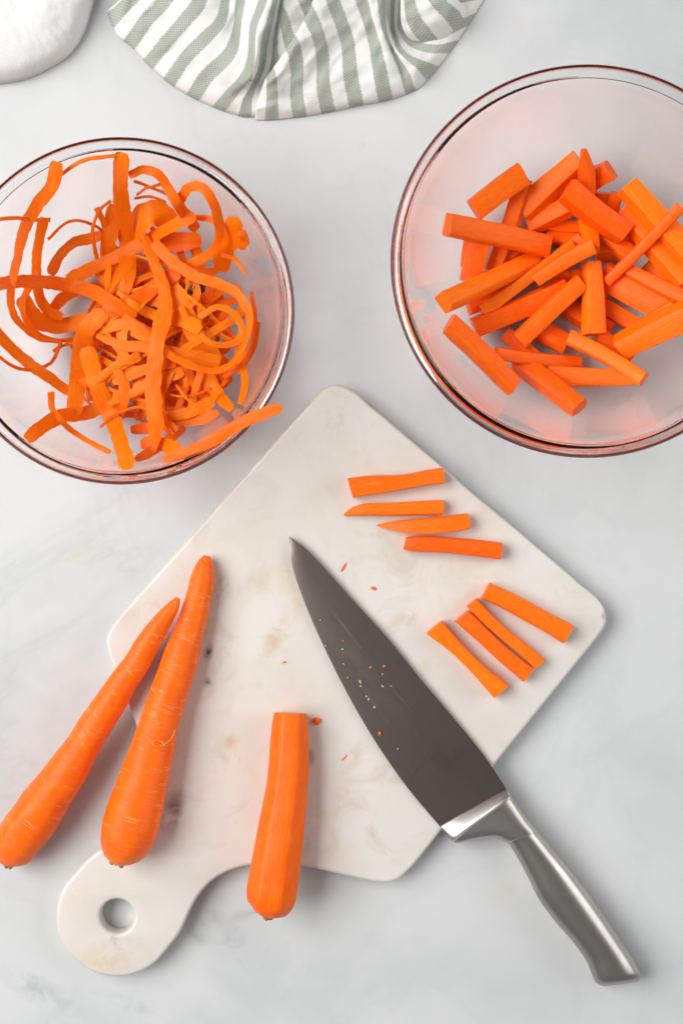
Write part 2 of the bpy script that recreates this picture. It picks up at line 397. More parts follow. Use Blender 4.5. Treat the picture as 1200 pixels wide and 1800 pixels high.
# ------------------------------------------------------------------ carrot sticks
def stick_mesh(name, spine, wid, hei, seed, skew=0.0, round_=.35, roll=0.0):
    """spine: 3D centre points, wid / hei: per point; a cut baton with crisp cut faces, one side the carrot's round outside"""
    r = random.Random(seed); n = len(spine); rings, uvs = [], []; d = 0
    t0 = (spine[-1] - spine[0]).normalized(); a0, a1 = r.uniform(-.3, .3), r.uniform(-.3, .3)
    sx = r.choice((-1, 1)); e = .09
    sec = [(-1 + e, -1), (1 - e, -1), (1, -1 + e)] + ([(1 + round_ * .45, -.1), (1 + round_ * .30, .45)] if round_ > 0 else [(1, -.1), (1, .45)]) + [(1 - e * .4, 1 - e), (1 - e * 1.6, 1), (.1, 1.02), (-1 + e + skew, 1), (-1 + skew * .9, 1 - e), (-1 + skew * .3, -.2), (-1, -1 + e)]
    for i, p in enumerate(spine):
        t = (spine[min(i + 1, n - 1)] - spine[max(i - 1, 0)]).normalized(); sd = t.cross(Vector((0, 0, 1))).normalized(); up = sd.cross(t); sd, up = sd * math.cos(roll) + up * math.sin(roll), up * math.cos(roll) - sd * math.sin(roll)
        if i: d += (p - spine[i - 1]).length
        ring = []; k = 1 + .05 * noise.noise(Vector((seed * 3.1, 0, d * 90)))
        for j, (x, y) in enumerate(sec):
            q = p + sd * (x * sx * wid[i] / 2 * k) / (1 + round_ * .2) + up * (y * hei[i] / 2)
            sl = a0 if i == 0 else (a1 if i == n - 1 else 0)
            q = q + t * (sl * x * wid[i] * .25); ring.append(q); uvs.append((j / len(sec) * 3 + seed, d * 40))
        rings.append(ring)
    v, f = loft(rings)
    return mesh(name, v, f, M_stick, None, True, uvs, 40)

o7, s7 = (580, 800), 2.4
BOARD = [
 ([(85, 141, 84), (150, 131, 82), (250, 122, 70), (340, 110, 60), (400, 97, 62), (478, 88, 66)], 'short fat-ended carrot stick heading the row of four on the board'),
 ([(60, 252, 10), (100, 236, 38), (160, 227, 54), (260, 227, 56), (370, 222, 60), (476, 218, 62)], 'carrot stick with blunt curved tip, second in the row of four'),
 ([(198, 296, 5), (240, 298, 28), (300, 301, 50), (380, 302, 66), (470, 296, 70), (530, 288, 70), (583, 279, 64)], 'carrot stick tapering to a sharp point in the row of four'),
 ([(316, 374, 54), (345, 376, 66), (450, 379, 66), (560, 388, 68), (640, 397, 70), (720, 407, 72)], 'straight rounded carrot stick lying against the sharply pointed one'),
 ([(437, 727, 84), (500, 784, 64), (560, 843, 56), (620, 903, 60), (670, 952, 70), (718, 996, 80)], 'waisted carrot stick beside the knife, separate from the touching pair'),
 ([(553, 680, 74), (640, 760, 68), (720, 835, 68), (832, 928, 74)], 'wider carrot stick of the touching pair on the board'),
 ([(596, 622, 56), (660, 690, 54), (740, 762, 50), (820, 826, 54), (882, 882, 56)], 'narrow carrot stick of the touching pair on the board'),
 ([(656, 570, 76), (740, 608, 78), (830, 656, 80), (920, 706, 80), (1002, 752, 86)], 'broad carrot stick nearest the rounded board corner'),
]
for k, (st, lab) in enumerate(BOARD):
    a = catmull([(o7[0] + x / s7, o7[1] + y / s7, q / s7) for x, y, q in st], 12)
    hh = [min(L(q[2]) * .85, .0085) * (1 if q[2] > 18 else 1) + .0006 for q in a]
    sp = [P(q[0], q[1], BZ + h / 2 + .0001) for q, h in zip(a, hh)]
    ob = stick_mesh('carrot_stick', sp, [L(q[2], .02) * 1.0 for q in a], hh, 100 + k, skew=.12 if k % 2 else .0, round_=.3)
    origin_to(ob, sp[6] - Vector((0, 0, hh[6] / 2))); tag(ob, lab, 'carrot stick', 'carrot sticks on the board')

# ------------------------------------------------------------------ glass bowls
class Bowl:
    def __init__(s, cx, cy, rpx, zr, rb, z0, label):
        c = P(cx, cy, zr); s.cx, s.cy = c.x, c.y; s.R = L(rpx, zr); s.zr, s.rb, s.z0 = zr, rb, z0
        s.ri = s.R - .0074                      # inner radius at the mouth
        s.a = (s.ri - rb) / math.sin(math.radians(62)); s.hz = (zr - .002 - z0) / (1 - math.cos(math.radians(62)))
        prof = [(0, .0012)] + [(rb * k, .0012 - .0012 * max(0, (k - .6) / .4)) for k in (.3, .6, .8)] + [(rb * .94, 0), (rb * 1.03, .0006)]
        th = [math.radians(62) * k / 26 for k in range(27)]
        outer = [(rb + s.a * math.sin(t) + (.0030) * math.sin(t), z0 + s.hz * (1 - math.cos(t)) - .0042 * math.cos(t) + .0006) for t in th[1:25]]
        prof += outer
        # rim: a flat lip turned outwards, its edges rounded
        q = .0027; Rl = s.R - .0013
        prof += [(s.ri + .0028, zr - .0068), (s.ri + .0032, zr - .0060), (Rl - q - .0004, zr - .0055)]
        prof += [(Rl - q + q * math.cos(t), zr - .0027 + .0027 * math.sin(t)) for t in np.linspace(math.radians(-80), math.radians(95), 14)]
        prof += [(s.ri + .0020, zr - .0004), (s.ri + .0011, zr - .0009), (s.ri + .0005, zr - .0016)]
        prof += [(rb + s.a * math.sin(t), z0 + s.hz * (1 - math.cos(t))) for t in reversed(th[:26])]
        prof += [(rb * k, z0) for k in (.75, .5, .25)] + [(0, z0)]
        prof = [(0, 0.0012)] + prof[1:]
        N = 128; v, f, rows = [], [], []
        for r, z in prof:
            if r < 1e-6: rows.append([len(v)]); v.append((s.cx, s.cy, z + .0003))
            else:
                rows.append(list(range(len(v), len(v) + N)))
                v += [(s.cx + r * math.cos(2 * math.pi * j / N), s.cy + r * math.sin(2 * math.pi * j / N), z + .0003) for j in range(N)]
        for A, B in zip(rows[:-1], rows[1:]):
            for j in range(N):
                k = (j + 1) % N
                if len(A) == 1: f.append((A[0], B[k], B[j]))
                elif len(B) == 1: f.append((A[j], A[k], B[0]))
                else: f.append((A[j], A[k], B[k], B[j]))
        o = mesh('glass_bowl', v, f, M_glass); origin_to(o, (s.cx, s.cy, 0)); tag(o, label, 'bowl', 'glass mixing bowls'); s.o = o
        q = .0010  # added outer bead; its brown colour paints the dark refraction line
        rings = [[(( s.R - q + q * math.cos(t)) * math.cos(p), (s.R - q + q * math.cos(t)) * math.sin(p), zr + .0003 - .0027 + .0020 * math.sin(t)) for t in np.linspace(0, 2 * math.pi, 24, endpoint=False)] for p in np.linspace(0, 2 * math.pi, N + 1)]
        v, f = loft(rings, False); n_ = N * 24; f = [tuple(i % n_ for i in x) for x in f]; rim = mesh('rim', v[:n_], f, M_rim_tint, o); rim['label'] = 'added bead on the outer glass edge, tinted brown as its dark refraction line'
        # height field of what is inside
        s.res = .001; s.n = int(2 * (s.R + .03) / s.res)
        g = (np.arange(s.n) - s.n / 2 + .5) * s.res; X, Y = np.meshgrid(g, g, indexing='ij'); r = np.hypot(X, Y)
        q = np.clip((r - rb) / s.a, 0, math.sin(math.radians(62)))
        s.h = np.where(r < s.ri, z0 + .0003 + s.hz * (1 - np.sqrt(1 - q * q)), np.where(r < s.R, zr + .0005, 0))
        s.X, s.Y = X, Y
    def at(s, x, y):
        i = np.clip(((np.asarray(x) - s.cx) / s.res + s.n / 2).astype(int), 0, s.n - 1); j = np.clip(((np.asarray(y) - s.cy) / s.res + s.n / 2).astype(int), 0, s.n - 1)
        return s.h[i, j]
    def put(s, x, y, z):
        i = np.clip(((np.asarray(x) - s.cx) / s.res + s.n / 2).astype(int), 0, s.n - 1); j = np.clip(((np.asarray(y) - s.cy) / s.res + s.n / 2).astype(int), 0, s.n - 1)
        np.maximum.at(s.h, (i, j), z)
BL = Bowl(211, 545.5, 306.5, .080, .034, .0050, 'smaller clear glass bowl full of curly carrot peels')
BR = Bowl(1033, 458, 347, .090, .038, .0052, 'larger clear glass bowl holding a heap of carrot sticks')

# ------------------------------------------------------------------ sticks heaped in the larger bowl
o2, s2 = (670, 100), 1200 / 530
def settle_stick(A, B, wA, wB, seed, hk=.78, pointed=False):
    A = (o2[0] + A[0] / s2, o2[1] + A[1] / s2); B = (o2[0] + B[0] / s2, o2[1] + B[1] / s2)
    zA = zB = .03; r = random.Random(seed)
    for it in range(4):
        a, b = P(*A, zA), P(*B, zB); h = min(.0125, max(.006, L((wA + wB) / 2 / s2, .03) * hk))
        T = np.linspace(0, 1, 25); d = np.array([b.x - a.x, b.y - a.y]); l = np.hypot(*d); d /= l; nrm = np.array([-d[1], d[0]])
        W = np.linspace(-.42, .42, 7)
        ww = np.array([L((wA + (wB - wA) * t) / s2, .03) for t in T])
        xs = a.x + T[:, None] * (b.x - a.x) + W[None] * ww[:, None] * nrm[0]; ys = a.y + T[:, None] * (b.y - a.y) + W[None] * ww[:, None] * nrm[1]
        hm = np.sort(BR.at(xs, ys), 1)[:, -2] - .0008
        best = None
        for i in range(0, 13):
            for j in range(12, 25):
                if j <= i: continue
                sl = (hm[j] - hm[i]) / (T[j] - T[i]); v = hm[i] + sl * (.5 - T[i])
                if best is None or v > best[0]: best = (v, sl)
        v, sl = best; sl = max(-.75 * l, min(.75 * l, sl)); Lz = v + sl * (T - .5); Lz += max(0, (hm - Lz).max() * .7)
        zA, zB = Lz[0] + h / 2, Lz[-1] + h / 2
    BR.put(xs.ravel(), ys.ravel(), np.repeat(Lz + h * .97, 7))
    n = 9; sp, wd, he = [], [], []
    bow = r.uniform(-.0012, .0012)
    for k in range(n):
        t = k / (n - 1); p = a.lerp(b, t); p.z = zA + (zB - zA) * t
        p += Vector((nrm[0], nrm[1], 0)) * bow * math.sin(math.pi * t)
        ww_ = L((wA + (wB - wA) * t) / s2, p.z) * 1.03; hh_ = h
        if pointed: q = .35 + .65 * min(1, t / .45); ww_ *= q; hh_ = h * (.5 + .5 * min(1, t / .5))
        sp.append(p); wd.append(ww_); he.append(hh_)
    ob = stick_mesh('carrot_stick', sp, wd, he, seed, skew=r.uniform(0, .45), round_=r.choice((0, .25, .4)), roll=r.uniform(-.35, .35))
    origin_to(ob, sp[4]); return ob
GB = 'carrot sticks in the larger bowl'
HID = 'carrot stick buried in the bowl heap, mostly hidden under other sticks'
HEAP = [
 ((880, 870), (1145, 1010), 105, 105, HID), ((620, 662), (800, 682), 50, 50, HID), ((655, 720), (800, 735), 50, 55, HID),
 ((850, 775), (1015, 735), 75, 85, HID), ((352, 735), (335, 835), 50, 40, HID), ((880, 540), (868, 650), 70, 70, HID), ((935, 545), (922, 650), 50, 50, HID),
 ((590, 672), (765, 590), 70, 75, HID), ((735, 995), (905, 1095), 75, 75, HID), ((880, 990), (1040, 1085), 65, 60, HID), ((610, 1065), (735, 1140), 85, 85, HID),
 ((490, 1100), (640, 1225), 60, 60, HID), ((850, 1120), (1000, 1195), 70, 60, HID), ((640, 830), (760, 900), 70, 70, HID), ((880, 690), (1000, 800), 70, 70, HID), ((500, 800), (600, 700), 70, 70, HID),
 ((700, 800), (800, 720), 60, 60, HID), ((760, 880), (880, 960), 70, 70, HID),
 ((345, 1000), (510, 920), 55, 55, HID), ((1040, 1090), (1180, 1000), 80, 80, HID), ((1060, 830), (1200, 930), 70, 70, HID),
 ((400, 725), (355, 900), 80, 85, 'carrot stick leaning out from under the blocky stick with ridged end'),
 ((565, 490), (445, 860), 62, 66, 'long thin carrot stick running under the blocky stick with ridged end'),
 ((565, 470), (370, 615), 100, 95, 'broad carrot stick lying flat at the heap edge towards the striped towel'),
 ((912, 450), (795, 525), 80, 80, 'stubby carrot stick end poking out beside the pointed stick'),
 ((975, 515), (1235, 800), 88, 95, 'long carrot stick resting against the bowl wall under a slanting thin stick'),
 ((955, 615), (1210, 900), 62, 95, 'carrot stick parallel to the one against the bowl wall'),
 ((985, 845), (1215, 960), 55, 70, 'carrot stick sloping below the slanting thin stick'),
 ((812, 640), (832, 765), 60, 60, 'short carrot stick end crossing between two blocky sticks'),
 ((665, 1270), (1010, 1275), 88, 60, 'long curved carrot stick at the bottom of the heap on the glass'),
 ((545, 1215), (785, 1400), 80, 80, 'carrot stick reaching furthest down the glass towards the cutting board'),
 ((270, 1055), (530, 1310), 92, 88, 'big carrot stick lying on the open glass at the rim side facing the peels'),
 ((370, 1080), (730, 925), 75, 80, 'carrot stick with cross ridges along its skin in the heap'),
 ((550, 1135), (800, 900), 78, 75, 'carrot stick sloping beneath the upright short stick'),
 ((245, 972), (602, 805), 88, 80, 'long tapering carrot stick above the one with cross ridges'),
 ((405, 1015), (760, 745), 55, 38, 'very thin long carrot stick lying between two wider ones'),
 ((262, 660), (657, 748), 95, 92, 'blocky carrot stick with ridged end lying across the top of the heap'),
 ((568, 610), (790, 415), 105, 85, 'blocky carrot stick raised high at the towel side of the heap'),
 ((806, 368), (815, 545), 60, 64, 'carrot stick with a pointed tip standing above the heap'),
 ((738, 530), (965, 705), 98, 92, 'thick square-cut carrot stick on top beside the pointed one'),
 ((608, 895), (845, 750), 52, 62, 'small carrot stick lying on top in the middle of the heap'),
 ((838, 820), (850, 1105), 72, 98, 'upright wedge-shaped carrot stick that widens at one end'),
 ((893, 895), (1190, 595), 45, 46, 'slim carrot stick slanting over the heap to the bowl wall'),
 ((950, 1155), (1330, 985), 95, 125, 'largest carrot stick, propped on the bowl wall away from the peels'),
 ((752, 1112), (1045, 1280), 68, 62, 'carrot stick with a split end lying over the long curved one'),
 ((455, 1178), (788, 1212), 50, 52, 'thin level carrot stick on the heap side facing the cutting board'),
]
SM = [((460, 705), 'the blocky stick with ridged end'), ((680, 510), 'the blocky stick raised high at the towel side'), ((850, 620), 'the thick square-cut stick'), ((845, 960), 'the upright wedge-shaped stick'), ((1040, 745), 'the slim slanting stick'),
      ((1140, 1070), 'the largest propped stick'), ((900, 1200), 'the split-ended stick'), ((620, 1195), 'the thin level stick'), ((425, 890), 'the long tapering stick'), ((725, 825), 'the small topmost stick')]
for k, (A, B, wa, wb, lab) in enumerate(HEAP):
    ob = settle_stick(A, B, wa, wb, 200 + k, pointed='pointed tip' in lab)
    if lab == HID:
        m_ = ((A[0] + B[0]) / 2, (A[1] + B[1]) / 2)
        lab = ('narrow' if wa < 62 else 'wide') + ' carrot stick half buried under ' + min(SM, key=lambda q: math.dist(q[0], m_))[1]
    tag(ob, lab, 'carrot stick', GB)
print('heap top', BR.h[np.hypot(BR.X, BR.Y) < BR.ri - .02].max())

# ------------------------------------------------------------------ carrot end pieces and peels in the smaller bowl
def carrot_end(px, py, rpx, length, dirxy, z, crown, label, seed):
    c = P(px, py, z); r = L(rpx, z); d = Vector((dirxy[0], dirxy[1], dirxy[2])).normalized(); s1 = d.cross(Vector((0, 0, 1)))
    s1 = s1.normalized() if s1.length > .1 else Vector((1, 0, 0)); s2 = s1.cross(d); rings, uvs = [], []
    prof = [(-length, .82), (-length * .7, .95), (-length * .35, 1.0), (0, .98), (r * .35, .86), (r * .6, .62), (r * .72, .42)]
    for i, (x, k) in enumerate(prof):
        ring = []
        for j in range(28):
            th = 6.2832 * j / 28; kk = k * (1 + .05 * noise.noise(Vector((math.cos(th) + seed, math.sin(th), x * 80))))
            ring.append(c + d * x + (s1 * math.cos(th) + s2 * math.sin(th)) * r * kk); uvs.append((j / 28, x * 12))
        rings.append(ring)
    v, f = loft(rings); root = empty('carrot_end', (c.x, c.y, c.z))
    b = mesh('root', v, f, M_peeled, root, True, uvs, 50); b.location = -root.location
    if crown:
        cr = []
        for x, k in ((r * .45, .80), (r * .72, .72), (r * .84, .52), (r * .70, .30)):
            cr.append([c + d * x + (s1 * math.cos(6.2832 * j / 20) + s2 * math.sin(6.2832 * j / 20)) * r * k * (1 + .15 * noise.noise(Vector((j * .9, x * 300, seed)))) for j in range(20)])
        v, f = loft(cr); o = mesh('crown', v, f, M_crown, root); o.location = -root.location; o['label'] = 'blackened ring where the leaves grew'
        tv, tf = [], []
        for q in range(6):
            an = q * 1.05; p0 = c + d * r * .75 + (s1 * math.cos(an) + s2 * math.sin(an)) * r * .18; p1 = p0 + d * .0022 + (s1 * math.cos(an) + s2 * math.sin(an)) * .0012
            b0 = len(tv)
            for p in (p0, p1):
                for h in range(5): tv.append(p + (s1 * math.cos(h * 1.257) + s2 * math.sin(h * 1.257)) * .0009)
            for h in range(5): tf.append((b0 + h, b0 + (h + 1) % 5, b0 + 5 + (h + 1) % 5, b0 + 5 + h))
            tf.append(tuple(range(b0 + 5, b0 + 10)))
        o = mesh('leaf_stubs', tv, tf, M_stem, root); o.location = -root.location
    tag(root, label, 'carrot end', 'carrot ends among the peels')
    g = np.hypot(BL.X + BL.cx - c.x, BL.Y + BL.cy - c.y) < r * .8; BL.h[g] = np.maximum(BL.h[g], z + r * .5)
o1, s1_ = (0, 230), 1200 / 530
def ribbon(path, seed, q=True, roll=None, zs=None, low=False, arch=.0, ragged=.20, gap=.0007):
    """path: (x, y, width) in photo pixels (or zoomed ones); draped over what already lies in the bowl"""
    r = random.Random(seed)
    pts = [((x / s1_, 230 + y / s1_, w_ / s1_) if q else (x, y, w_)) for x, y, w_ in path]
    ln = sum(math.dist(pts[i][:2], pts[i + 1][:2]) for i in range(len(pts) - 1))
    n = max(14, int(ln / 6)); a = catmull(pts, n); z = np.full(n, .04)
    for it in range(3):
        k = S * (H - z) / H; x = (a[:, 0] - 600) * k; y = (900 - a[:, 1]) * k; wd = a[:, 2] * k * (1.20 if q and a[:, 2].mean() > 12 else 1.06)
        tx, ty = np.gradient(x), np.gradient(y); l = np.hypot(tx, ty) + 1e-9; nx, ny = -ty / l, tx / l
        if zs is not None:
            z = np.interp(np.linspace(0, 1, n), np.linspace(0, 1, len(zs)), zs); continue
        W = np.linspace(-.5, .5, 7)
        hm = np.sort(BL.at(x[:, None] + W * wd[:, None] * nx[:, None], y[:, None] + W * wd[:, None] * ny[:, None]), 1)[:, -3] + gap
        m = max(2, n // 10); e = np.array([hm[max(0, i - m):i + m + 1].max() for i in range(n)])
        ker = np.exp(-.5 * (np.arange(-2 * m, 2 * m + 1) / m) ** 2); ker /= ker.sum()
        z = np.convolve(np.pad(e, 2 * m, mode='edge'), ker, 'valid'); z = np.minimum(z, .086)
        if low: z = np.where(z > .024, .024 + (z - .024) * .70, z)
        z = z + arch * np.sin(np.pi * np.linspace(0, 1, n))
    c = np.array(P(0, 0)); ro = r.uniform(-.25, .25); rs = r.uniform(-.3, .3); NW = 7; verts, uvs = [], []
    th = .0006; dist = 0; off = r.uniform(0, 40)
    ctr = [Vector((x[i], y[i], z[i])) for i in range(n)]
    for i in range(n):
        t = (ctr[min(i + 1, n - 1)] - ctr[max(i - 1, 0)]).normalized(); sd = Vector((nx[i], ny[i], 0)); sd = (sd - t * sd.dot(t)).normalized(); up = t.cross(sd)
        if up.z < 0: up = -up
        u_ = i / (n - 1)
        an = (ro + rs * math.sin(u_ * 5 + seed)) if roll is None else np.interp(u_, np.linspace(0, 1, len(roll)), roll)
        s_ = sd * math.cos(an) + up * math.sin(an); u2 = -sd * math.sin(an) + up * math.cos(an)
        if i: dist += (ctr[i] - ctr[i - 1]).length
        endk = min(1, .62 + .38 * min(i, n - 1 - i) / 1.5) if a[i, 2] > 12 else 1
        endk *= 1 + .16 * noise.noise(Vector((dist * 45, seed * 1.7, 2)))
        for side in (1, -1):
            for j in range(NW):
                f_ = j / (NW - 1) - .5
                ed = 1 + ragged * noise.noise(Vector((dist * 320, (f_ > 0) * 7 + seed, off))) + .5 * ragged * noise.noise(Vector((dist * 900, (f_ > 0) * 5 + seed, off)))
                wf = f_ * wd[i] * ed * endk * (.985 if side < 0 else 1)
                cur = -(f_ * f_) * wd[i] * .10
                verts.append(ctr[i] + s_ * wf + u2 * (cur + side * th / 2 * (1 - .5 * abs(f_ * 2) ** 3)) + u2 * .0006 * noise.noise(Vector((dist * 150, f_ * 2, seed))))
                uvs.append((f_ + off, dist * 40))
    faces = []; row = 2 * NW
    for i in range(n - 1):
        for j in range(NW - 1):
            b = i * row + j; faces.append((b, b + 1, b + row + 1, b + row)); b += NW; faces.append((b + 1, b, b + row, b + row + 1))
        b = i * row; faces.append((b, b + row, b + row + NW, b + NW)); b = i * row + NW - 1; faces.append((b + row, b, b + NW, b + row + NW))
    for i in (0, n - 1):
        for j in range(NW - 1):
            b = i * row + j; faces.append((b, b + 1, b + NW + 1, b + NW))
    o = mesh('carrot_peel', verts, faces, M_peel, None, True, uvs, 60); origin_to(o, ctr[n // 2])
    if zs is None:
        W = np.linspace(-.5, .5, 13); BL.put((x[:, None] + W * wd[:, None] * nx[:, None]).ravel(), (y[:, None] + W * wd[:, None] * ny[:, None]).ravel(), np.repeat(z + .0003, 13))
    return o

GP = 'carrot peels in the smaller bowl'
LOW = 'curled carrot peel deep in the bowl under the other peels'
r_ = random.Random(5)
MARKS = [((222, 400), 'the upright stubby-ended peel'), ((285, 600), 'the long pale peel'), ((420, 620), 'the big sweeping curl'), ((265, 385), 'the very broad dark curl'), ((195, 720), 'the wide round-ended peel'),
         ((150, 650), 'the smooth bent-over peel'), ((350, 500), 'the blackened carrot end'), ((130, 560), 'the wide marked peel'), ((350, 730), 'the peel lying across the rim'), ((330, 620), 'the wide level peel'), ((290, 720), 'the long pale peel'), ((400, 430), 'the broad clipped peel')]
def near(x, y): return min(MARKS, key=lambda m: math.dist(m[0], (x, y)))[1]
def fill_label(x, y, w_): return ('thin shred of peel' if w_ < 9 else 'narrow peel' if w_ < 18 else 'broad peel' if w_ > 24 else 'carrot peel') + ' buried in the tangle beneath ' + near(x, y)
for k in range(62):          # the tangle underneath
    an, rad = r_.uniform(0, 6.28), r_.uniform(0, 105); cx, cy = 278 + rad * math.cos(an), 590 + rad * 1.25 * math.sin(an)
    if k >= 48: cx, cy = 300 + r_.gauss(0, 55), 690 + r_.gauss(0, 38)
    a0, hl, b1, b2, wd = r_.uniform(0, 6.28), r_.uniform(70, 150), r_.uniform(-75, 75), r_.uniform(-40, 40), r_.uniform(9, 20) if k % 5 < 3 else r_.uniform(4, 8)
    path = []
    for q in range(9):
        e = q / 4 - 1; f_ = b1 * (1 - e * e) + b2 * math.sin(e * 3.1); x, y = cx + hl * e * math.cos(a0) - f_ * math.sin(a0), cy + hl * e * math.sin(a0) + f_ * math.cos(a0)
        dx, dy = x - 258, y - 568; dd = math.hypot(dx, dy); m = 172
        if dd > m: x, y = 258 + dx * m / dd, 568 + dy * m / dd
        path.append((x, y, wd))
    tag(ribbon(path, 300 + k, q=False, low=True, arch=r_.uniform(0, .007), roll=[r_.uniform(-.6, .6) for _ in range(3)]), fill_label(path[4][0], path[4][1], wd), 'carrot peel', GP)

